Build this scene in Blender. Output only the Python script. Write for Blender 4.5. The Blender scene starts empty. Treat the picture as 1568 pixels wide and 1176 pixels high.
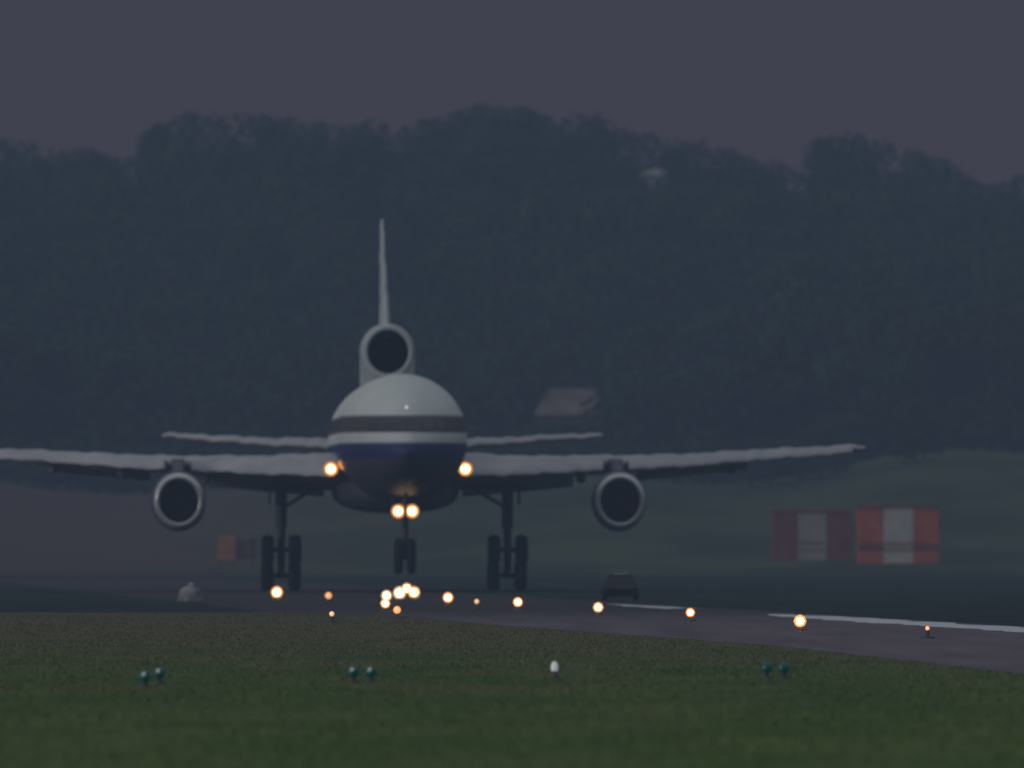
import bpy, math, random
import numpy as np
from mathutils import Vector, Matrix
from mathutils.bvhtree import BVHTree
random.seed(7); np.random.seed(7)
sc = bpy.context.scene
sc.view_settings.view_transform='Standard'
try: sc.view_settings.look='None'
except Exception: pass
sc.view_settings.exposure=0
F=25760.0; H=3.0; HY=808.0
def gx(px,d): return (px-784)/F*d
def gz(py,d): return H+(HY-py)/F*d

# ---------- materials ----------
def mat(name,col,rough=0.6,metal=0.0,spec=0.5,noise=None,emit=None,estr=0):
    m=bpy.data.materials.new(name); m.use_nodes=True
    nt=m.node_tree; b=nt.nodes['Principled BSDF']
    b.inputs['Base Color'].default_value=(*col,1)
    b.inputs['Roughness'].default_value=rough
    b.inputs['Metallic'].default_value=metal
    b.inputs['Specular IOR Level'].default_value=spec
    if noise:
        sc_,amt=noise
        tc=nt.nodes.new('ShaderNodeTexCoord'); n=nt.nodes.new('ShaderNodeTexNoise')
        n.inputs['Scale'].default_value=sc_; n.inputs['Detail'].default_value=5
        nt.links.new(tc.outputs['Object'],n.inputs['Vector'])
        r=nt.nodes.new('ShaderNodeValToRGB')
        r.color_ramp.elements[0].position=0.3; r.color_ramp.elements[1].position=0.7
        r.color_ramp.elements[0].color=(*[c*(1-amt) for c in col],1)
        r.color_ramp.elements[1].color=(*[min(1,c*(1+amt)) for c in col],1)
        nt.links.new(n.outputs['Fac'],r.inputs['Fac']); nt.links.new(r.outputs['Color'],b.inputs['Base Color'])
    if emit:
        b.inputs['Emission Color'].default_value=(*emit,1); b.inputs['Emission Strength'].default_value=estr
        try: m.cycles.emission_sampling='NONE'
        except Exception: pass
    return m
M={}
M['grey']=mat('wing_grey',(0.40,0.40,0.44),0.5,noise=(0.6,0.16))
M['white']=mat('white_paint',(0.50,0.53,0.54),0.45,noise=(0.8,0.1))
M['nac']=mat('nacelle_blue',(0.06,0.065,0.10),0.6,noise=(1,0.1))
M['lip']=mat('polished_lip',(0.62,0.62,0.64),0.3,0.5,noise=(2,0.1))
M['dark']=mat('intake_dark',(0.008,0.008,0.011),0.7,noise=(3,0.3),spec=0.2)
M['fan']=mat('fan_titanium',(0.04,0.04,0.05),0.4,0.5,noise=(3,0.2))
M['tyre']=mat('tyre_rubber',(0.015,0.015,0.017),0.8,spec=0.2,noise=(4,0.2))
M['strut']=mat('gear_strut',(0.05,0.05,0.06),0.6,noise=(4,0.3))
M['glass']=mat('cockpit_glass',(0.012,0.014,0.018),0.15)
M['core']=mat('lamp_core',(0.9,0.8,0.5),emit=(1,0.70,0.31),estr=9)
M['halo']=mat('lamp_halo',(0.8,0.4,0.1),emit=(1,0.32,0.08),estr=1.5)  # orange fringe of light around the lamps, made as a glowing surface
M['dimcore']=mat('lamp_core_dim',(0.9,0.7,0.5),emit=(1,0.6,0.3),estr=1.0)
M['case']=mat('lamp_case',(0.05,0.05,0.055),0.6,noise=(6,0.2))

def obj(name,verts,faces,m=None,parent=None,smooth=False):
    me=bpy.data.meshes.new(name); me.from_pydata([tuple(v) for v in verts],[],faces); me.update()
    o=bpy.data.objects.new(name,me); sc.collection.objects.link(o)
    if m: me.materials.append(m)
    if smooth:
        me.polygons.foreach_set('use_smooth',[True]*len(me.polygons))
    if parent: o.parent=parent
    return o
def empty(name,loc=(0,0,0),rz=0):
    e=bpy.data.objects.new(name,None); e.location=loc; e.rotation_euler=(0,0,rz); sc.collection.objects.link(e); return e
def lathe(name,prof,c,m,parent,seg=40,axis='y',smooth=True,sx=1,sz=1):
    V=[];Fc=[]
    for (a,r) in prof:
        for k in range(seg):
            t=2*math.pi*k/seg
            if axis=='y': V.append((c[0]+r*sx*math.cos(t),c[1]+a,c[2]+r*sz*math.sin(t)))
            elif axis=='x': V.append((c[0]+a,c[1]+r*math.cos(t),c[2]+r*math.sin(t)))
            else: V.append((c[0]+r*math.cos(t),c[1]+r*math.sin(t),c[2]+a))
    for i in range(len(prof)-1):
        for k in range(seg):
            k2=(k+1)%seg
            Fc.append((i*seg+k,i*seg+k2,(i+1)*seg+k2,(i+1)*seg+k))
    return obj(name,V,Fc,m,parent,smooth)
def rod(name,a,b,r,m,parent,r2=None,seg=14):
    a=Vector(a);b=Vector(b); d=(b-a).normalized(); r2=r if r2 is None else r2
    u=d.orthogonal().normalized(); w=d.cross(u)
    V=[];
    for p,rr in((a,r),(b,r2)):
        for k in range(seg):
            t=2*math.pi*k/seg; V.append(p+u*rr*math.cos(t)+w*rr*math.sin(t))
    Fc=[(k,(k+1)%seg,seg+(k+1)%seg,seg+k) for k in range(seg)]+[tuple(range(seg))[::-1],tuple(range(seg,2*seg))]
    return obj(name,V,Fc,m,parent,False)
def box(name,x0,x1,y0,y1,z0,z1,m,parent,bev=0.0):
    V=[(x0,y0,z0),(x1,y0,z0),(x1,y1,z0),(x0,y1,z0),(x0,y0,z1),(x1,y0,z1),(x1,y1,z1),(x0,y1,z1)]
    Fc=[(0,3,2,1),(4,5,6,7),(0,1,5,4),(1,2,6,5),(2,3,7,6),(3,0,4,7)]
    o=obj(name,V,Fc,m,parent)
    if bev:
        md=o.modifiers.new('b','BEVEL'); md.width=bev; md.segments=2
    return o

# ---------- aircraft ----------
A=empty('airliner',(-5.6,800,0),math.radians(1.72))
st=[(-27.2,0.04,0.04,6.45),(-27.0,0.42,0.42,6.46),(-26.5,0.86,0.86,6.52),(-25.6,1.42,1.38,6.62),(-24.4,1.98,1.9,6.78),(-23,2.42,2.36,6.92),
    (-21,2.78,2.74,7.05),(-18.5,2.97,2.96,7.13),(-16,3.02,3.02,7.15),(-8,3.02,3.02,7.15),(0,3.02,3.02,7.12),(8,3.02,3.02,7.1),(12,2.85,2.8,7.2),
    (16,2.45,2.4,7.5),(20,1.9,1.85,7.8),(24,1.2,1.2,8.1),(27,0.6,0.6,8.3),(28.5,0.05,0.05,8.35)]
S=np.array(st); ys=[]
y=-27.2
while y<28.5:
    ys.append(y); y+= 0.12 if y<-26 else 0.35 if y<-20 else 1.0
ys.append(28.5)
V=[];Fc=[];seg=72
def cubic(col,yy):
    return np.interp(yy,S[:,0],S[:,col])
for yy in ys:
    rx,rz,zc=cubic(1,yy),cubic(2,yy),cubic(3,yy)
    for k in range(seg):
        t=2*math.pi*k/seg; V.append((rx*math.cos(t),yy,zc+rz*math.sin(t)))
for i in range(len(ys)-1):
    for k in range(seg):
        k2=(k+1)%seg; Fc.append((i*seg+k,i*seg+k2,(i+1)*seg+k2,(i+1)*seg+k))
fm=mat('fuselage_livery',(0.7,0.7,0.7),0.6,spec=0.35)
nt=fm.node_tree; b=nt.nodes['Principled BSDF']
tc=nt.nodes.new('ShaderNodeTexCoord'); sp=nt.nodes.new('ShaderNodeSeparateXYZ'); nt.links.new(tc.outputs['Object'],sp.inputs[0])
mr=nt.nodes.new('ShaderNodeMapRange'); mr.inputs['From Min'].default_value=3; mr.inputs['From Max'].default_value=11
nt.links.new(sp.outputs['Z'],mr.inputs['Value'])
cr=nt.nodes.new('ShaderNodeValToRGB'); nt.links.new(mr.outputs[0],cr.inputs[0])
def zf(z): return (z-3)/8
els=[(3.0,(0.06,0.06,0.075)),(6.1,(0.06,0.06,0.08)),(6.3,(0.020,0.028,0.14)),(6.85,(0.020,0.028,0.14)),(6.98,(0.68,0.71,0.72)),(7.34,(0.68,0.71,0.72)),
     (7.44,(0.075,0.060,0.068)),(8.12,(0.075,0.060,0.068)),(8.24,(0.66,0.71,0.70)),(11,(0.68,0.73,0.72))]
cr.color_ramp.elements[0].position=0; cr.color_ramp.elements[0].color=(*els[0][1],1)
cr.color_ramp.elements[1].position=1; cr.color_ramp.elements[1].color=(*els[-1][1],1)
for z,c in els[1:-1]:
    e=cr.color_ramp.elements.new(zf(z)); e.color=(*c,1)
nz=nt.nodes.new('ShaderNodeTexNoise'); nz.inputs['Scale'].default_value=0.9; nt.links.new(tc.outputs['Object'],nz.inputs['Vector'])
mm=nt.nodes.new('ShaderNodeMapRange'); mm.inputs['To Min'].default_value=0.86; mm.inputs['To Max'].default_value=1.08; nt.links.new(nz.outputs['Fac'],mm.inputs['Value'])
mx=nt.nodes.new('ShaderNodeVectorMath'); mx.operation='SCALE'; nt.links.new(cr.outputs[0],mx.inputs[0]); nt.links.new(mm.outputs[0],mx.inputs['Scale'])
nt.links.new(mx.outputs[0],b.inputs['Base Color'])
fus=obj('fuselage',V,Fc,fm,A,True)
bvh=BVHTree.FromPolygons([Vector(v) for v in V],Fc)
# belly fairing
def ell(yy,rx,rz,zc,n=40,p=2.6):
    o=[]
    for k in range(n):
        t=2*math.pi*k/n; c,s=math.cos(t),math.sin(t)
        o.append((rx*math.copysign(abs(c)**(2/p),c),yy,zc+rz*math.copysign(abs(s)**(2/p),s)))
    return o
def loft(name,secs,m,parent,smooth=True,cap=True):
    n=len(secs[0]); V=[p for s in secs for p in s]; Fc=[]
    for i in range(len(secs)-1):
        for k in range(n):
            k2=(k+1)%n; Fc.append((i*n+k,i*n+k2,(i+1)*n+k2,(i+1)*n+k))
    if cap: Fc+= [tuple(range(n))[::-1],tuple(range((len(secs)-1)*n,len(secs)*n))]
    return obj(name,V,Fc,m,parent,smooth)
M['belly']=mat('belly_grey',(0.055,0.055,0.075),0.6,noise=(0.8,0.2))
loft('belly_fairing',[ell(-13,0.5,0.3,4.6),ell(-11.5,2.2,0.9,4.75),ell(-9,2.85,1.15,4.85),ell(-4,2.95,1.2,4.9),(ell(3,2.95,1.2,4.9)),ell(7,2.4,0.9,4.9),ell(10,0.8,0.4,4.8)],M['belly'],A)
# windscreen panes
for s in(-1,1):
    for j,(xa,xb,za,zb) in enumerate([(0.05,0.62,7.44,7.94),(0.72,1.25,7.44,7.96),(1.35,1.72,7.5,7.94)]):
        n=6;V=[];Fc=[]
        for i in range(n+1):
            for k in range(n+1):
                x=s*(xa+(xb-xa)*i/n); z=za+(zb-za)*k/n
                h=bvh.ray_cast(Vector((x,-40,z)),Vector((0,1,0)))
                nn=h[1]; nn=nn if nn.y<0 else -nn
                V.append(h[0]+nn*0.03)
        for i in range(n):
            for k in range(n):
                a=i*(n+1)+k; Fc.append((a,a+1,a+n+2,a+n+1))
        obj('windscreen_pane_%d'%(j+ (1 if s>0 else 4)),V,Fc,M['glass'],A,True)
h=bvh.ray_cast(Vector((0,-40,8.55)),Vector((0,1,0)))
lathe('beacon',[(-0.1,0.01),(-0.07,0.04),(0.02,0.055)],h[0],mat('beacon_lens',(0.9,0.9,0.9),emit=(1,1,0.95),estr=1.0),A,12)  # small glowing dot stands in for a glint above the windscreen
# cabin windows
V=[];Fc=[]
for s in(-1,1):
    for i in range(60):
        yy=-17+i*0.5
        for dy,dz in((-.12,-.17),(.12,-.17),(.12,.17),(-.12,.17)):
            z=7.8+dz; rx=cubic(1,yy+dy); rz=cubic(2,yy+dy); zc=cubic(3,yy+dy)
            V.append((s*(rx*math.sqrt(max(0,1-((z-zc)/rz)**2))+0.02),yy+dy,z))
        k=len(V)-4; Fc.append((k,k+1,k+2,k+3))
obj('cabin_windows',V,Fc,M['glass'],A)

def airfoil(x,yle,c,z,t,inc,n=12,vertical=False):
    up=[];lo=[]
    for i in range(n+1):
        s=(1-math.cos(math.pi*i/n))/2
        yt=5*t*(0.2969*math.sqrt(s)-0.126*s-0.3516*s*s+0.2843*s**3-0.1015*s**4)
        cam=0.02*4*s*(1-s)
        up.append((s,yt+(0 if vertical else cam))); lo.append((s,-yt+(0 if vertical else cam)))
    pts=up+lo[::-1][1:-1]
    out=[]
    for s,v in pts:
        a=(s-0.35)*c; bb=v*c; yy=yle+0.35*c+a*math.cos(inc)+bb*math.sin(inc); zz=-a*math.sin(inc)+bb*math.cos(inc)
        out.append((x,yy,z+zz) if not vertical else (x+bb,yle+s*c,z))
    return out
rr_=np.random.RandomState(3)
def densify(secs,n):
    a=np.array(secs); k0=a[:,0]
    t=np.linspace(k0[0],k0[-1],n); t=np.unique(np.concatenate([t,k0]))
    return np.stack([np.interp(t,k0,a[:,c]) for c in range(a.shape[1])],1)
def rip(amp):
    ph=rr_.uniform(0,6.28,5)
    return lambda t: amp*(np.sin(t*2.1+ph[0])*0.5+np.sin(t*4.3+ph[1])*0.6+np.sin(t*7.9+ph[2])*0.45+np.sin(t*0.7+ph[3])*0.6)
def wing(name,secs,s,m,rf):
    a=densify(secs,110); rz=rf(a[:,0])
    ss=[airfoil(s*r[0],r[1],r[2],r[3]+rz[i],r[4],math.radians(r[5])) for i,r in enumerate(a)]
    return loft(name,ss,m,A)
W=[(1.5,-11.5,13.6,5.60,0.12,3.5),(3.0,-10.4,12.4,5.60,0.115,3.8),(6.5,-7.8,9.6,5.66,0.11,3.8),(10.3,-5.0,7.6,5.86,0.11,3.5),(14.5,-2.0,5.9,6.12,0.11,3),(19,1.4,4.4,6.48,0.11,2.5),(22.2,3.8,3.2,6.77,0.11,2),(22.7,4.8,2.0,6.82,0.08,2)]
WI=np.array(W)
T=[(0.5,17.7,7.5,6.8,0.09,-1),(1.6,18.4,6.8,6.9,0.09,-1),(6,21.2,4.6,7.15,0.09,-1),(10.4,24,2.9,7.45,0.09,-1),(10.8,24.8,1.8,7.48,0.08,-1)]
for s,nm in((-1,'port'),(1,'starboard')):
    rf_=rip(0.034)
    wing('wing_'+nm,W,s,M['grey'],rf_)
    wing('tailplane_'+nm,T,s,M['grey'],rip(0.036))
    # slats
    for j,(xa,xb) in enumerate([(3.2,9.75),(10.95,22.0)]):
        secs=[]
        for x in np.linspace(xa,xb,50):
            yl,c,z,inc=[np.interp(x,WI[:,0],WI[:,q]) for q in (1,2,3,5)]
            cs=0.115*c+0.18; th=math.radians(-27)
            zle=z+0.35*c*math.sin(math.radians(inc))+float(rf_(x))
            zt=zle+0.022*c; yt=yl+0.015*c
            secs.append(airfoil(s*x,yt-0.35*cs-0.65*cs*math.cos(th),cs,zt+0.65*cs*math.sin(th),0.16,th))
        loft('slat_%s_%d'%(nm,j+1),secs,M['grey'],A)
    # flaps
    for j,(xa,xb) in enumerate([(3.3,8.6),(11.6,17.0)]):
        secs=[]
        for x in np.linspace(xa,xb,4):
            yl=np.interp(x,WI[:,0],WI[:,1]); c=np.interp(x,WI[:,0],WI[:,2]); z=np.interp(x,WI[:,0],WI[:,3])
            secs.append(airfoil(s*x,yl+c*0.93,c*0.17,z-0.40*c*0.105-0.12,0.12,math.radians(22)))
        loft('flap_%s_%d'%(nm,j+1),secs,M['grey'],A)
    for j,x in enumerate((5.2,8.9,12.9,16.2)):
        yl=np.interp(x,WI[:,0],WI[:,1]); c=np.interp(x,WI[:,0],WI[:,2]); z=np.interp(x,WI[:,0],WI[:,3])
        lathe('flap_track_fairing_%s_%d'%(nm,j+1),[(0,0.02),(0.5,0.16),(1.4,0.24),(2.6,0.2),(3.8,0.02)],(s*x,yl+c*0.6,z-0.45),M['grey'],A,16)
    # engine
    ex=s*10.35; ey=-11.2; ez=4.25
    pr=[(0.02,0.93),(-0.06,0.99),(-0.03,1.08),(0.22,1.19)]
    lathe('intake_lip_'+nm,[(0.35,0.91)]+pr,(ex,ey,ez),M['lip'],A,sz=1.1)
    lathe('nacelle_'+nm,[(0.22,1.19),(0.8,1.26),(2.0,1.30),(3.6,1.24),(5.0,1.05),(6.3,0.75),(6.3,0.6),(5.0,0.5)],(ex,ey,ez),M['nac'],A,sz=1.1)
    lathe('intake_duct_'+nm,[(0.35,0.91),(1.3,0.98),(1.31,0.02)],(ex,ey,ez),M['dark'],A,sz=1.1)
    lathe('spinner_'+nm,[(0.75,0.01),(0.9,0.14),(1.15,0.26),(1.3,0.3)],(ex,ey,ez),M['fan'],A,20)
    V=[];Fc=[]
    for k in range(28):
        t=2*math.pi*k/28; d=0.09
        for r,dt,yy in((0.28,-d,1.1),(0.28,d*1.5,1.25),(0.95,d*0.7,1.27),(0.95,-d*0.7,1.08)):
            V.append((ex+r*math.cos(t+dt),ey+yy,ez+1.06*r*math.sin(t+dt)))
        Fc.append((4*k,4*k+1,4*k+2,4*k+3))
    obj('fan_blades_'+nm,V,Fc,M['fan'],A)
    secs=[]
    for z,y0,y1,w in((5.2,-10.4,-3.5,0.24),(5.7,-9.6,-2.0,0.26),(6.25,-6.6,-1.2,0.3)):
        secs.append([(ex-w,y0+1,z),(ex-w*0.4,y0,z),(ex+w*0.4,y0,z),(ex+w,y0+1,z),(ex+w,y1,z),(ex-w,y1,z)])
    loft('pylon_'+nm,secs,M['nac'],A,False)
    # main gear
    gx0=s*5.38
    rod('gear_strut_'+nm,(gx0,0,1.5),(gx0,0,3.3),0.19,M['strut'],A)
    rod('gear_cylinder_'+nm,(gx0,0,3.0),(gx0,-0.2,5.5),0.27,M['strut'],A)
    rod('gear_side_brace_'+nm,(gx0,0,3.9),(gx0-s*2.0,0,5.1),0.09,M['strut'],A)
    rod('gear_drag_brace_'+nm,(gx0,0,3.2),(gx0,-2.2,5.2),0.09,M['strut'],A)
    rod('bogie_beam_'+nm,(gx0,-0.75,1.95),(gx0,0.75,0.72),0.18,M['strut'],A)
    rod('torque_link_'+nm,(gx0,-0.3,2.2),(gx0,-0.45,3.1),0.08,M['strut'],A)
    for a,(yy,zz) in enumerate(((-0.75,1.95),(0.75,0.72))):
        rod('axle_%s_%d'%(nm,a+1),(gx0-0.75,yy,zz),(gx0+0.75,yy,zz),0.12,M['strut'],A)
        for wv in(-1,1):
            lathe('tyre_%s_%d%d'%(nm,a,wv+1),[(-0.29,0.28),(-0.30,0.52),(-0.22,0.68),(0,0.72),(0.22,0.68),(0.30,0.52),(0.29,0.28)],(gx0+wv*0.65,yy,zz),M['tyre'],A,28,'x')
            lathe('hub_%s_%d%d'%(nm,a,wv+1),[(-0.2,0.01),(-0.22,0.29),(0.22,0.29),(0.2,0.01)],(gx0+wv*0.65,yy,zz),M['strut'],A,18,'x')
    box('gear_door_outer_'+nm,gx0+s*0.55-0.03,gx0+s*0.55+0.03,-1.4,1.2,4.1,5.2,M['nac'],A)
    box('gear_bay_door_'+nm,min(gx0+s*0.9,gx0-s*2.6),max(gx0+s*0.9,gx0-s*2.6),-1.6,-1.5,4.78,5.12,M['nac'],A)

# tail engine intake, duct fairing, fin
tz=11.5; ty=12.5
lathe('tail_intake_lip',[(0.4,0.99),(0.05,1.01),(-0.05,1.08),(0.0,1.18),(0.3,1.25)],(0,ty,tz),M['white'],A,sz=1.05)
lathe('tail_intake_duct',[(0.4,0.99),(2.5,1.0),(2.52,0.02)],(0,ty,tz),M['dark'],A,sz=1.05)
lathe('tail_nacelle',[(0.3,1.25),(1.2,1.30),(3.5,1.32),(7,1.2),(10,0.9)],(0,ty,tz),M['white'],A,sz=1.05)
def usec(yy,w,zt,zb,r,zc,n=16):
    o=[(-w,yy,zt),(-w,yy,zb),(w,yy,zb),(w,yy,zt)]
    for k in range(n+1):
        t=-math.pi*k/n; o.append((r*math.cos(t),yy,zc+r*math.sin(t)))
    return o
loft('tail_duct_saddle',[usec(ty+0.4,1.27,tz-0.12,9.0,1.16,tz-0.1),usec(ty+3,1.31,tz-0.15,8.8,1.16,tz-0.1),usec(ty+8,1.1,tz-0.3,8.3,1.0,tz-0.25),usec(ty+12,0.7,tz-1.2,8.0,0.6,tz-1.1)],M['white'],A,False)
fa=densify([(12.2,14.6,11.0,0.058),(12.75,15.2,10.4,0.052),(15,18.3,7.9,0.045),(17.7,21.9,4.8,0.04),(18.1,23,3.6,0.03)],40)
rp=rip(0.02)(fa[:,0])
fs=[airfoil(rp[i]-0.012*(r[0]-12),r[1],r[2],r[0],r[3],0,vertical=True) for i,r in enumerate(fa)]
loft('tail_fin',fs,M['white'],A)
# nose gear
rod('nose_strut',(0,-21.5,1.7),(0,-21.4,4.8),0.16,M['strut'],A)
rod('nose_drag_brace',(0,-21.5,2.9),(0,-23,4.6),0.08,M['strut'],A)
rod('nose_axle',(-0.45,-21.5,1.6),(0.45,-21.5,1.6),0.09,M['strut'],A)
for wv in(-1,1):
    lathe('nose_tyre_%d'%(wv+2),[(-0.19,0.25),(-0.21,0.6),(-0.16,0.8),(0,0.84),(0.16,0.8),(0.21,0.6),(0.19,0.25)],(wv*0.30,-21.5,1.68),M['tyre'],A,28,'x')
    lathe('nose_hub_%d'%(wv+2),[(-0.12,0.01),(-0.14,0.26),(0.14,0.26),(0.12,0.01)],(wv*0.30,-21.5,1.68),M['strut'],A,16,'x')
    box('nose_gear_door_%d'%(wv+2),wv*0.55-0.02,wv*0.55+0.02,-21.6,-19.8,3.5,4.5,M['nac'],A)
def lamp(nm,c,r,parent,core='core',halo='halo'):
    lathe(nm+'_case',[(-0.16,r*1.18),(0.2,r*1.14),(0.35,r*0.6),(0.36,0.01)],c,M['case'],parent,20)
    lathe(nm+'_halo',[(-0.03,r*0.6),(-0.02,r*1.1)],c,M[halo],parent,20)
    lathe(nm+'_lens',[(-0.12,0.01),(-0.1,r*0.4),(-0.03,r*0.66)],c,M[core],parent,20)
lamp('taxi_lamp_1',(-0.32,-21.9,3.76),0.28,A); lamp('taxi_lamp_2',(0.32,-21.9,3.76),0.28,A)
lamp('landing_lamp_1',(-3.25,-12.2,5.75),0.29,A); lamp('landing_lamp_2',(3.05,-12.2,5.75),0.29,A)
lamp('landing_lamp_3',(-2.62,-12.6,6.0),0.26,A,'dimcore')

# ---------- terrain ----------
sil=[(-900,240),(-500,200),(-200,190),(0,208),(60,215),(130,222),(175,242),(195,268),(208,215),(225,190),(300,163),(330,172),(420,168),(480,180),(560,182),(640,182),(700,160),(750,153),(790,158),(812,176),(870,166),(920,174),(980,200),(1060,211),(1140,232),(1220,246),(1238,262),(1258,206),(1300,198),(1380,214),(1440,240),(1480,268),(1540,275),(1568,262),(1700,230),(2000,220),(2500,260)]
SX=np.array([gx(a,1800) for a,_ in sil]); SZ=np.array([gz(b_,1800) for _,b_ in sil])
def silz(x): return float(np.interp(x,SX,SZ))
def sm(t): t=np.clip(t,0,1); return t*t*(3-2*t)
def Hh(x): 
    return np.mean([np.interp(x+o,SX,SZ) for o in (-18,-9,0,9,18)],axis=0)-13.5
def terr(x,y):
    foot=6.4+3.2*sm((x-12)/25)
    return foot*sm((y-1050)/350)+(Hh(x)-foot)*sm((y-1400)/400)+ (0.5*np.sin(x*0.11+1)+0.4*np.sin(x*0.23))*sm((y-1100)/200)
xs=np.unique(np.concatenate([np.linspace(-3000,-120,14),np.linspace(-120,120,81),np.linspace(120,3000,14)]))
yy_=np.unique(np.concatenate([np.linspace(-400,1000,20),np.linspace(1000,1900,61),np.linspace(1900,7000,10)]))
X,Y=np.meshgrid(xs,yy_); Z=terr(X,Y)
V=np.stack([X.ravel(),Y.ravel(),Z.ravel()],1).tolist(); nx=len(xs)
Fc=[(j*nx+i,j*nx+i+1,(j+1)*nx+i+1,(j+1)*nx+i) for j in range(len(yy_)-1) for i in range(nx-1)]
gm=bpy.data.materials.new('ground_grass'); gm.use_nodes=True
def build_ground(m,k=1.0):
    nt=m.node_tree; N=nt.nodes; L=nt.links; b=N['Principled BSDF']; b.inputs['Roughness'].default_value=0.95; b.inputs['Specular IOR Level'].default_value=0.05
    tc=N.new('ShaderNodeNewGeometry'); sp=N.new('ShaderNodeSeparateXYZ'); L.new(tc.outputs['Position'],sp.inputs[0])
    def noise(sx,sy,det=4):
        mp=N.new('ShaderNodeVectorMath'); mp.operation='MULTIPLY'; mp.inputs[1].default_value=(sx,sy,sx); L.new(tc.outputs['Position'],mp.inputs[0])
        n=N.new('ShaderNodeTexNoise'); n.inputs['Scale'].default_value=1; n.inputs['Detail'].default_value=det; L.new(mp.outputs[0],n.inputs['Vector']); return n.outputs['Fac']
    def rng(v,a,b_,c=0,d=1,smooth=True):
        r=N.new('ShaderNodeMapRange'); r.interpolation_type='SMOOTHSTEP' if smooth else 'LINEAR'
        for kk,x in zip(('From Min','From Max','To Min','To Max'),(a,b_,c,d)): r.inputs[kk].default_value=x
        L.new(v,r.inputs['Value']); return r.outputs[0]
    def math_(op,a,b_):
        r=N.new('ShaderNodeMath'); r.operation=op
        for i,x in enumerate((a,b_)):
            if isinstance(x,(int,float)): r.inputs[i].default_value=x
            else: L.new(x,r.inputs[i])
        return r.outputs[0]
    def mix(f,a,b_):
        r=N.new('ShaderNodeMix'); r.data_type='RGBA'
        if isinstance(f,(int,float)): r.inputs[0].default_value=f
        else: L.new(f,r.inputs[0])
        for i,x in((6,a),(7,b_)):
            if isinstance(x,tuple): r.inputs[i].default_value=(*[c*k for c in x],1)
            else: L.new(x,r.inputs[i])
        return r.outputs[2]
    n1=noise(0.25,0.05); n2=noise(1.0,0.12,3); n3=noise(0.06,0.015,3)
    green=mix(rng(n1,0.35,0.65),(0.058,0.100,0.042),(0.082,0.115,0.052))
    brown=mix(rng(n1,0.35,0.65),(0.120,0.106,0.066),(0.100,0.104,0.058))
    yb=math_('ADD',sp.outputs['Y'],rng(n1,0.2,0.8,-90,90,False))
    near=mix(rng(yb,290,500),green,brown)
    near=mix(rng(n2,0.3,0.7,0,0.2),near,(0.05,0.07,0.032))
    far=mix(rng(n1,0.3,0.7),(0.020,0.032,0.034),(0.033,0.045,0.045))  # dark blue-green paints the mirage reflection of the trees into the ground
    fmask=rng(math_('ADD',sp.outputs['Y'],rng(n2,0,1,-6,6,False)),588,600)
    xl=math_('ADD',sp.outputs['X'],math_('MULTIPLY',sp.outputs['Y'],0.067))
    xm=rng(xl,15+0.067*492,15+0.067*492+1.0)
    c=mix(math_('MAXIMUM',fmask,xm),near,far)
    fieldg=mix(rng(n3,0.4,0.6),(0.050,0.064,0.038),(0.080,0.105,0.050))
    fieldb=(0.105,0.072,0.060)
    fl=mix(rng(math_('ADD',sp.outputs['X'],rng(n1,0.2,0.8,-8,8,False)),-30,-4),fieldb,fieldg)
    c=mix(rng(sp.outputs['Y'],1010,1120),c,fl)
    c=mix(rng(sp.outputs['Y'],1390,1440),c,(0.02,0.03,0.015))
    L.new(c,b.inputs['Base Color'])
build_ground(gm)
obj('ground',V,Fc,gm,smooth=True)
# runway
bnd=[(16,250),(13.6,290),(10.5,345),(6.9,424),(3.5,468),(0.3,508),(-1.6,535),(-3.6,564),(-6.3,583),(-8.9,596)]
def linex(d): return 15-0.067*(d-492)
V=[];Fc=[]
rows=[(a,b_) for a,b_ in bnd]+[(-11,640),(-16,720),(-27,900),(-40,1000)]
for k,(a,d) in enumerate(rows):
    r=linex(d)+1.6
    V+=[(a,d,0.004),(r,d,0.004)]
    if k: Fc.append((2*k-2,2*k-1,2*k+1,2*k))
asm=bpy.data.materials.new('asphalt'); asm.use_nodes=True
nt=asm.node_tree; N=nt.nodes; L=nt.links; b=N['Principled BSDF']; b.inputs['Roughness'].default_value=0.75; b.inputs['Specular IOR Level'].default_value=0.22
ge=N.new('ShaderNodeNewGeometry'); sp=N.new('ShaderNodeSeparateXYZ'); L.new(ge.outputs['Position'],sp.inputs[0])
vm=N.new('ShaderNodeVectorMath'); vm.operation='MULTIPLY'; vm.inputs[1].default_value=(0.7,0.03,1); L.new(ge.outputs['Position'],vm.inputs[0])
nn=N.new('ShaderNodeTexNoise'); nn.inputs['Scale'].default_value=1; nn.inputs['Detail'].default_value=6; L.new(vm.outputs[0],nn.inputs['Vector'])
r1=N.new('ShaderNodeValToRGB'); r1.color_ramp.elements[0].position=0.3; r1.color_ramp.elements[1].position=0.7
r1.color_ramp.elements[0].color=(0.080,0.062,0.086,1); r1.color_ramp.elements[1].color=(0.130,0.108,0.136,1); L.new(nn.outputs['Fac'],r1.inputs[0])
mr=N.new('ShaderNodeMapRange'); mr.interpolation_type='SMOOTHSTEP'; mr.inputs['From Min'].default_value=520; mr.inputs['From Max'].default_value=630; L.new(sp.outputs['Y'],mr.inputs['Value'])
mxx=N.new('ShaderNodeMix'); mxx.data_type='RGBA'; L.new(mr.outputs[0],mxx.inputs[0]); L.new(r1.outputs[0],mxx.inputs[6]); mxx.inputs[7].default_value=(0.022,0.019,0.024,1)  # dark mirage band painted into the far asphalt colour
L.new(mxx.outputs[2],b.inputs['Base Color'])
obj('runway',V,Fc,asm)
V=[];Fc=[]
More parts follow.
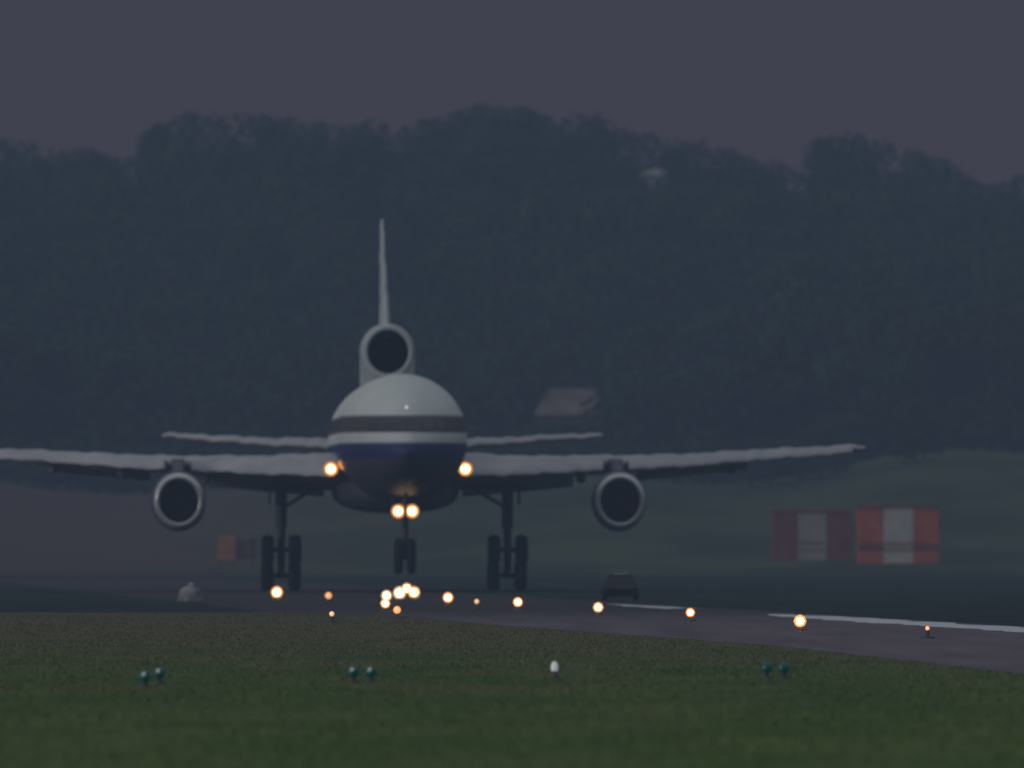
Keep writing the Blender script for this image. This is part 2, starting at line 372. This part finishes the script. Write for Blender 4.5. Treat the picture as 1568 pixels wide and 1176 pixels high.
for a,c,w in((250,582,2.3),(622,660,1.3)):
    nseg=int((c-a)/3); k0=len(V)
    for i in range(nseg+1):
        dd=a+(c-a)*i/nseg; ww=w*(0.7+0.5*random.random())*min(1,(c-dd)/25+0.25); j=random.uniform(-0.16,0.16)
        V+=[(linex(dd)-ww/2+j,dd,0.008),(linex(dd)+ww/2+j,dd,0.008)]
        if i: k=k0+2*i; Fc.append((k-2,k-1,k+1,k))
obj('runway_edge_marking',V,Fc,mat('marking_paint',(0.52,0.54,0.60),0.7,noise=(1.2,0.3)))

# grass blades
bx=np.array([p[0] for p in bnd]); by=np.array([p[1] for p in bnd])
NT=28000
d=np.random.uniform(196,597,NT); x=np.random.uniform(-1,1,NT)*(0.032*d+5)
lim=np.interp(d,by,bx); lim[d<250]=18
edge=np.interp(x,[-40,-17.6,-8.9],[565,580,597])
keep=(x<lim-0.1)&((x>-8.9)|(d<edge+np.random.uniform(-3,3,NT)))
d=d[keep];x=x[keep]; n=len(d); nb=6
cx=np.repeat(x,nb)+np.random.normal(0,0.09,n*nb); cy=np.repeat(d,nb)+np.random.normal(0,0.12,n*nb)
patch=0.6+0.5*np.sin(cx*0.7+cy*0.05)*np.sin(cx*0.23-cy*0.11+1)
hh=np.random.uniform(0.02,0.055,n*nb)*(0.7+0.6*patch); w=np.random.uniform(0.01,0.022,n*nb)
a=np.random.uniform(0,math.pi,n*nb); lx=np.random.normal(0,0.35,n*nb)*hh; ly=np.random.normal(0,0.35,n*nb)*hh
P=np.zeros((n*nb,3,3)); P[:,0]=np.stack([cx-w*np.cos(a),cy-w*np.sin(a),0*cx],1); P[:,1]=np.stack([cx+w*np.cos(a),cy+w*np.sin(a),0*cx],1); P[:,2]=np.stack([cx+lx,cy+ly,hh],1)
def fastmesh(name,P,m,k):
    me=bpy.data.meshes.new(name); nf=P.shape[0]
    me.vertices.add(nf*k); me.vertices.foreach_set('co',P.reshape(-1).astype(np.float32))
    me.loops.add(nf*k); me.loops.foreach_set('vertex_index',np.arange(nf*k,dtype=np.int32))
    me.polygons.add(nf); me.polygons.foreach_set('loop_start',np.arange(0,nf*k,k,dtype=np.int32))
    me.update(calc_edges=True); me.validate(); me.materials.append(m); return me
gbm=bpy.data.materials.new('grass_blades'); gbm.use_nodes=True; build_ground(gbm,1.5)
o=bpy.data.objects.new('grass',fastmesh('grass',P,gbm,3)); sc.collection.objects.link(o)

# ---------- trees ----------
def leafmat(name,c):
    m=mat(name,c,0.9,spec=0.1)
    nt=m.node_tree; oi=nt.nodes.new('ShaderNodeObjectInfo'); tc=nt.nodes.new('ShaderNodeTexCoord'); n=nt.nodes.new('ShaderNodeTexNoise'); n.inputs['Scale'].default_value=0.5
    n.inputs['Detail'].default_value=1
    nt.links.new(tc.outputs['Object'],n.inputs['Vector'])
    ad=nt.nodes.new('ShaderNodeMath'); ad.operation='ADD'; nt.links.new(oi.outputs['Random'],ad.inputs[0]); nt.links.new(n.outputs['Fac'],ad.inputs[1])
    r=nt.nodes.new('ShaderNodeMapRange'); r.inputs['From Max'].default_value=2; r.inputs['To Min'].default_value=0.65; r.inputs['To Max'].default_value=1.4; nt.links.new(ad.outputs[0],r.inputs['Value'])
    v=nt.nodes.new('ShaderNodeVectorMath'); v.operation='SCALE'; v.inputs[0].default_value=c; nt.links.new(r.outputs[0],v.inputs['Scale'])
    nt.links.new(v.outputs[0],nt.nodes['Principled BSDF'].inputs['Base Color']); return m
LM=leafmat('foliage',(0.038,0.060,0.036)); BM=mat('bark',(0.05,0.045,0.035),0.9,noise=(2,0.3))
def tree_mesh(seed,w=4.6):
    rg=np.random.RandomState(seed); Ht=14.0
    quads=[];
    def limb(a,b_,r0,r1):
        a=np.array(a,float);b_=np.array(b_,float);dd=(b_-a)/np.linalg.norm(b_-a); u=np.cross(dd,[0.3,0.9,0.1]);u/=np.linalg.norm(u);v=np.cross(dd,u)
        for k in range(6):
            t0,t1=k*math.pi/3,(k+1)*math.pi/3
            f=lambda p,r,t:p+u*r*math.cos(t)+v*r*math.sin(t)
            quads.append([f(a,r0,t0),f(a,r0,t1),f(b_,r1,t1),f(b_,r1,t0)])
    limb((0,0,0),(0.1,0,5),0.38,0.28); limb((0.1,0,5),(0.2,0.1,11),0.28,0.08)
    lob=[]
    for i in range(15):
        t=rg.uniform(0,2*math.pi); z=rg.uniform(3.2,12.3); rr=w*0.72*math.sqrt(max(0.05,1-((z-6.8)/6.6)**2))*rg.uniform(0.45,1)
        r=rg.uniform(1.2,2.3); c=(rr*math.cos(t),rr*math.sin(t),min(z,13.8-r)); lob.append((c,r)); limb((0.1,0,rg.uniform(3,8)),c,0.11,0.03)
    lob.append(((0.2,0.1,12.2),1.7)); lob.append(((0,0,8),2.8)); lob.append(((0,0,5),2.4))
    nb_=len(quads)
    for c,r in lob:
        nq=int(48*r)
        dirs=rg.normal(size=(nq,3)); dirs/=np.linalg.norm(dirs,axis=1)[:,None]
        rad=r*rg.uniform(0.6,1.12,nq)**0.8
        for q in range(nq):
            p=np.array(c)+dirs[q]*rad[q]*np.array([1.1,1.1,0.85]); s=rg.uniform(0.24,0.46)
            nn=dirs[q]+rg.normal(size=3)*0.5; u=np.cross(nn,rg.normal(size=3));u/=np.linalg.norm(u);v=np.cross(nn/np.linalg.norm(nn),u)
            quads.append([p-u*s,p-v*s*0.7,p+u*s,p+v*s*0.7])
    me=fastmesh('tree_crown_%d'%seed,np.array(quads),BM,4); me.materials.append(LM)
    mi=np.ones(len(quads),dtype=np.int32); mi[:nb_]=0
    if len(me.polygons)==len(quads): me.polygons.foreach_set('material_index',mi)
    return me
TM=[tree_mesh(i+11) for i in range(5)]
TL=empty('distant_treeline')
windows=[(968,1024,282),(1228,1262,284)]
def add_tree(parent,x,y,top=None,height=None,wid=1.0,nm='tree'):
    z=float(terr(np.float64(x),np.float64(y)))
    if height is None: height=top-z
    px=784+x*F/y
    for a,b_,yl in windows:
        if px>a-45 and px<b_+45 and y<1798:
            height=min(height,gz(yl,y)-z)
    if height<3: return
    o=bpy.data.objects.new(nm,random.choice(TM)); sc.collection.objects.link(o); o.parent=parent
    o.location=(x,y,z-0.2); s=height/13.8; ws=wid*(0.6+0.4*s)
    o.rotation_euler=(0,0,random.uniform(0,6.28)); o.scale=(ws,ws,s)
# ridge
x=-150
while x<150:
    px=784+x*F/1800
    if not(172<px<232) :
        add_tree(TL,x,1800+random.uniform(-6,6),top=silz(x)+random.uniform(-0.3,0.5),wid=random.uniform(0.75,1.0))
    x+=random.uniform(2.2,3.6)
for px,py,wd in((150,228,0.7),(172,246,0.5),(192,272,0.45),(232,188,0.5),(226,205,0.4),(240,184,0.6),(1262,206,0.45),(1290,200,0.6),(720,158,0.6),(765,156,0.6)):
    add_tree(TL,gx(px,1798),1798,top=gz(py,1798),wid=wd)
d=1405
while d<1795:
    x=-0.0305*d-22
    while x<0.0305*d+22:
        yy2=d+random.uniform(-9,9)
        z=float(terr(x,yy2)); hgt=random.uniform(9.5,14.5)
        limz=H+(silz(x*1800/yy2)-H)*yy2/1800-1.2
        if not(1.0<x<9 and yy2<1425): add_tree(TL,x,yy2,height=min(hgt,limz-z),wid=random.uniform(0.95,1.35))
        x+=random.uniform(5,8)
    d+=34
# scrub / hedges in front of the wood
HG=empty('hedgerow')
for px,dd,hg,wd in((1400,1330,5.5,0.6),(1385,1325,4.5,0.5),(1415,1338,4.5,0.5),(1255,1340,4.5,0.8),(1225,1345,3.8,0.7),(1180,1350,4,0.8),(1150,1345,3.5,0.7),(1280,1350,4,0.6),(1090,1360,4,0.8),(1030,1365,3.6,0.8),(980,1350,3.2,0.8)):
    add_tree(HG,gx(px,dd),dd,height=hg,wid=wd,nm='shrub')
for i in range(60):
    px=-100+i*30+random.uniform(-10,10)
    add_tree(HG,gx(px,1395),1395+random.uniform(-6,6),height=random.uniform(3.1,5.0),wid=random.uniform(0.8,1.3),nm='shrub')

# ---------- houses ----------
def house(name,x0,x1,y0,dep,zb,zw,zr,wall,roof,wins=3):
    e=empty(name)
    box('walls',x0,x1,y0,y0+dep,zb,zw,wall,e)
    o=0.25; V=[(x0-o,y0-o,zw),(x1+o,y0-o,zw),(x1+o,y0+dep+o,zw),(x0-o,y0+dep+o,zw),(x0+(x1-x0)*0.15,y0+dep/2,zr),(x1-(x1-x0)*0.08,y0+dep/2,zr)]
    obj('roof',V,[(0,1,5,4),(1,2,5),(2,3,4,5),(3,0,4),(3,2,1,0)],roof,e)
    for i in range(wins):
        cx=x0+(x1-x0)*(i+0.5)/wins
        box('window_%d'%i,cx-0.35,cx+0.35,y0-0.04,y0+0.02,zw-1.6,zw-0.5,M['case'],e)
    box('door',x0+0.5,x0+1.3,y0-0.05,y0+0.02,zb,zb+2,M['case'],e)
    box('chimney',x1-1.2,x1-0.6,y0+dep/2-0.3,y0+dep/2+0.3,zw+0.5,zr+0.3,wall,e)
wl=mat('render_wall',(0.13,0.115,0.11),0.9,noise=(0.6,0.2)); rf=mat('clay_roof',(0.24,0.18,0.16),0.9,noise=(0.6,0.2))
wh=mat('white_wall',(0.75,0.7,0.66),0.8,noise=(1,0.15))
zb=float(terr(5.0,1405.0))
house('farmhouse',gx(822,1408),gx(920,1408),1408,7,zb-0.3,gz(636,1408),gz(594,1408),wl,rf)
for px0,px1,py in((976,1018,266),(1234,1256,270)):
    xx=gx(px0,1798); zt=gz(py,1799); zb=float(terr(xx,1799.0))
    house('white_cottage',xx,gx(px1,1798),1799,4,zb-0.5,zt-0.1,zt+0.5,wh,wh,2)

# ---------- localizer sheds ----------
red=mat('red_panel',(0.52,0.125,0.065),0.6,noise=(0.8,0.2)); redd=mat('red_panel_darker',(0.24,0.065,0.06),0.7,noise=(0.8,0.25)); wp=mat('white_panel',(0.55,0.52,0.50),0.6,noise=(0.8,0.12)); wpd=mat('white_panel_darker',(0.36,0.33,0.31),0.6,noise=(0.8,0.12))  # darker panel copies put the left shed's shade and distance into colour
def shed(name,px0,px1,py0,py1,dd,r,w_):
    x0,x1=gx(px0,dd),gx(px1,dd); zt=gz(py0,dd); zb=gz(py1,dd); e=empty(name)
    box('walls',x0,x1,dd,dd+4,zb-0.6,zt-0.1,r,e)
    wd=x1-x0; hgt=zt-zb
    cols=[0,0.31,0.69,1]
    for c in range(3):
        for q,(a,b_) in enumerate(((0.0,0.27),(0.29,0.40),(0.42,1.0))):
            white=(c==1)
            m=w_ if white and q!=1 else (r)
            if q==1 and white: m=wpd
            if q==1 and not white: m=redd
            box('panel_%d%d'%(c,q),x0+wd*cols[c]+0.02,x0+wd*cols[c+1]-0.02,dd-0.05,dd-0.003,zb+hgt*a,zb+hgt*b_-(0.15 if q==2 else 0.02),m,e,0.01)
    box('roof',x0-0.12,x1+0.12,dd-0.15,dd+4.1,zt-0.1,zt+0.05,redd,e,0.02)
    box('door_frame',x1+0.003,x1+0.05,dd+1.3,dd+2.3,zb,zb+2.1,w_,e)
shed('checkered_equipment_shed',1184,1303,782,866,1125,redd,wpd)
shed('checkered_equipment_shed.001',1314,1437,775,871,1110,red,wp)
# marker board
om=mat('orange_panel',(0.42,0.18,0.09),0.7,noise=(1,0.2))
mb=empty('marker_board'); dd=1095; x0,x1=gx(334,dd),gx(360,dd)
box('panel',x0,x1,dd,dd+0.08,gz(858,dd),gz(820,dd),om,mb,0.02)
box('panel_side',x1+0.05,gx(392,dd),dd+0.2,dd+0.26,gz(856,dd),gz(826,dd),mat('faded_orange',(0.14,0.085,0.07),0.8,noise=(1,0.2)),mb,0.02)
for xx in(x0+0.1,x1-0.1,gx(388,dd)): box('post',xx-0.04,xx+0.04,dd+0.09,dd+0.17,float(terr(xx,dd))-0.2,gz(822,dd),M['case'],mb)
# cabinet
cb=empty('equipment_cabinet'); dd=655
lathe('domed_cover',[(0.15,0.46),(0.45,0.46),(0.62,0.40),(0.76,0.24),(0.82,0.02)],(gx(291,dd),dd,-0.05),mat('cabinet_white',(0.22,0.22,0.235),0.8,noise=(2.5,0.5)),cb,24,'z')
lathe('cover_cap',[(0.83,0.1),(0.86,0.1),(0.9,0.02)],(gx(293,dd),dd,-0.05),wp,cb,16,'z')
box('plinth',gx(265,dd),gx(317,dd),dd-0.5,dd+0.5,-0.05,0.14,mat('concrete',(0.08,0.08,0.08),0.9,noise=(2,0.2)),cb)
# car
car=empty('parked_car',(gx(950,700),700,0)); cp=mat('car_paint_dark',(0.010,0.011,0.016),0.6,noise=(1,0.1),spec=0.15)
M['carglass']=mat('car_glass',(0.010,0.010,0.013),0.5,spec=0.15)
def rsec(y,w,z0,z1,tw): return [(-w,y,z0),(w,y,z0),(w,y,(z0+z1)/2),(tw,y,z1),(-tw,y,z1),(-w,y,(z0+z1)/2)]
loft('body',[rsec(-1.9,0.68,0.2,0.55,0.62),rsec(-1.7,0.76,0.16,0.64,0.68),rsec(-0.8,0.8,0.16,0.74,0.72),rsec(1.7,0.8,0.16,0.78,0.7),rsec(1.9,0.74,0.2,0.7,0.66)],cp,car,False)
loft('cabin',[rsec(-0.8,0.70,0.72,0.78,0.68),rsec(-0.2,0.68,0.72,1.12,0.52),rsec(1.2,0.68,0.72,1.14,0.52),rsec(1.75,0.66,0.72,0.82,0.6)],M['carglass'],car,False)
box('roof_panel',-0.5,0.5,-0.15,1.15,1.145,1.175,cp,car,0.01)
for s in(-1,1):
    for yy in(-1.2,1.2): lathe('wheel',[(-0.09,0.05),(-0.1,0.26),(0,0.3),(0.1,0.26),(0.09,0.05)],(s*0.68,yy,0.3),M['tyre'],car,20,'x')
    lathe('headlamp',[(-0.05,0.01),(-0.03,0.05),(0.03,0.06)],(s*0.52,-1.8,0.5),M['case'],car,12)
box('roof_beacon_bar',-0.3,0.35,0.3,0.5,1.18,1.24,wpd,car,0.02)
car.scale=(0.95,0.95,0.88)

# ---------- airfield lights ----------
def rlight(px,py,r=0.15,core='core',halo='halo',n=1):
    zc=0.28; dd=(H-zc)*F/(py-HY); e=empty('runway_and_mirage_light',(gx(px,dd),dd,0))
    lathe('base',[(0,0.2),(0.05,0.2),(0.07,0.07),(zc-r*0.9,0.05)],(0,0,0),M['case'],e,14,'z')
    lathe('globe',[(-r,0.01),(-r*0.7,r*0.7),(0,r),(r*0.7,r*0.7),(r,0.01)],(0,0,zc),M[halo],e,16,'z')
    lathe('bulb_lens',[(-r*1.12,0.01),(-r*1.08,r*0.35),(-r*0.8,r*0.6)],(0,0,zc),M[core],e,14)
for px,py,r,c,h_ in((1420,962,0.06,'dimcore','halo'),(1225,951,0.19,'core','halo'),(1057,938,0.15,'core','halo'),(916,930,0.18,'core','halo'),(793,922,0.18,'core','halo'),
    (686,915,0.21,'core','halo'),(592,912,0.22,'core','dimcore'),(590,924,0.18,'core','halo'),(612,908,0.28,'core','dimcore'),(634,907,0.26,'core','halo'),(424,907,0.26,'core','halo'),(503,912,0.14,'dimcore','halo'),(730,921,0.09,'dimcore','dimcore'),(508,940,0.08,'dimcore','dimcore'),(608,934,0.13,'dimcore','halo'),(623,901,0.24,'core','halo')):  # cluster below the nose gear: added lamps standing in for its lights' mirage
    rlight(px,py,r,c,h_)
teal=mat('teal_lens',(0.004,0.045,0.048),0.3,emit=(0.0,0.5,0.5),estr=0.03); tw=mat('pale_lens',(0.5,0.55,0.55),0.2,emit=(0.8,0.9,0.9),estr=0.25)
for px,py,lm in((222,1035,teal),(244,1030,teal),(541,1028,teal),(568,1028,teal),(849,1021,tw),(1174,1022,teal),(1200,1022,teal)):
    dd=(H-0.22)*F/(py-HY); e=empty('taxiway_edge_light',(gx(px,dd),dd,0))
    lathe('base',[(0,0.13),(0.03,0.13),(0.05,0.05),(0.14,0.045)],(0,0,0),M['case'],e,14,'z')
    k=0.11 if lm is teal else 0.07
    lathe('globe',[(0.13,k*0.8),(0.16,k),(0.25,k),(0.30,k*0.7),(0.33,0.01)],(0,0,0),lm,e,16,'z')
    if lm is teal and px<600: lathe('glint_cap',[(-0.12,0.01),(-0.115,0.03)],(-0.02,0,0.26),tw,e,10)  # glowing disc stands in for a glint on the lens

# ---------- haze ----------
hz=box('haze',-3500,3500,230,2600,-20,160,None,None)
hm=bpy.data.materials.new('haze'); hm.use_nodes=True; nt=hm.node_tree; nt.nodes.clear()
out=nt.nodes.new('ShaderNodeOutputMaterial'); ab=nt.nodes.new('ShaderNodeVolumeAbsorption'); em=nt.nodes.new('ShaderNodeEmission'); ad=nt.nodes.new('ShaderNodeAddShader')
SG=0.00068
ab.inputs['Color'].default_value=(0,0,0,1); ab.inputs['Density'].default_value=SG
em.inputs['Color'].default_value=(0.039,0.056,0.086,1); em.inputs['Strength'].default_value=SG  # own emission stands in for light scattered by the haze
nt.links.new(ab.outputs[0],ad.inputs[0]); nt.links.new(em.outputs[0],ad.inputs[1]); nt.links.new(ad.outputs[0],out.inputs['Volume'])
try: hm.cycles.emission_sampling='NONE'; hm.cycles.homogeneous_volume=True
except Exception: pass
hz.data.materials.append(hm)

# ---------- world & sun ----------
w=bpy.data.worlds.new('World'); sc.world=w; w.use_nodes=True; nt=w.node_tree; N=nt.nodes; L=nt.links
bg=N['Background']; outw=N['World Output']
el=math.radians(9)
sky=N.new('ShaderNodeTexSky'); sky.sky_type='NISHITA'; sky.sun_disc=False; sky.sun_elevation=el
sun_dir=Vector((-0.92,-0.39,0)).normalized()*math.cos(el)+Vector((0,0,math.sin(el)))
sky.sun_rotation=math.atan2(sun_dir.x,sun_dir.y)
L.new(sky.outputs[0],bg.inputs['Color']); bg.inputs['Strength'].default_value=0.004
bg2=N.new('ShaderNodeBackground'); bg2.inputs['Strength'].default_value=1
tc=N.new('ShaderNodeTexCoord'); sp=N.new('ShaderNodeSeparateXYZ'); L.new(tc.outputs['Generated'],sp.inputs[0])
cr=N.new('ShaderNodeValToRGB'); L.new(sp.outputs['Z'],cr.inputs[0])
cr.color_ramp.elements[0].position=0.0; cr.color_ramp.elements[0].color=(0.100,0.034,0.050,1)
cr.color_ramp.elements[1].position=1.0; cr.color_ramp.elements[1].color=(0.44,0.46,0.48,1)
for p,c in((0.045,(0.092,0.040,0.058)),(0.2,(0.10,0.10,0.12)),(0.5,(0.30,0.31,0.33))):
    e=cr.color_ramp.elements.new(p); e.color=(*c,1)
L.new(cr.outputs[0],bg2.inputs['Color'])
ad=N.new('ShaderNodeAddShader'); L.new(bg.outputs[0],ad.inputs[0]); L.new(bg2.outputs[0],ad.inputs[1]); L.new(ad.outputs[0],outw.inputs['Surface'])
sl=bpy.data.lights.new('sun','SUN'); sl.energy=1.2; sl.angle=math.radians(12); sl.color=(1,0.96,0.93)
so=bpy.data.objects.new('sun',sl); sc.collection.objects.link(so); so.rotation_euler=sun_dir.to_track_quat('Z','Y').to_euler()

# ---------- camera ----------
cd=bpy.data.cameras.new('camera'); co=bpy.data.objects.new('camera',cd); sc.collection.objects.link(co); sc.camera=co
cd.sensor_width=36; cd.lens=36*F/1568; cd.clip_start=1; cd.clip_end=12000
co.location=(0,0,H); co.rotation_euler=(math.pi/2+math.atan((HY-588)/F),0,0)
cd.dof.use_dof=True; cd.dof.focus_distance=460; cd.dof.aperture_fstop=2.2
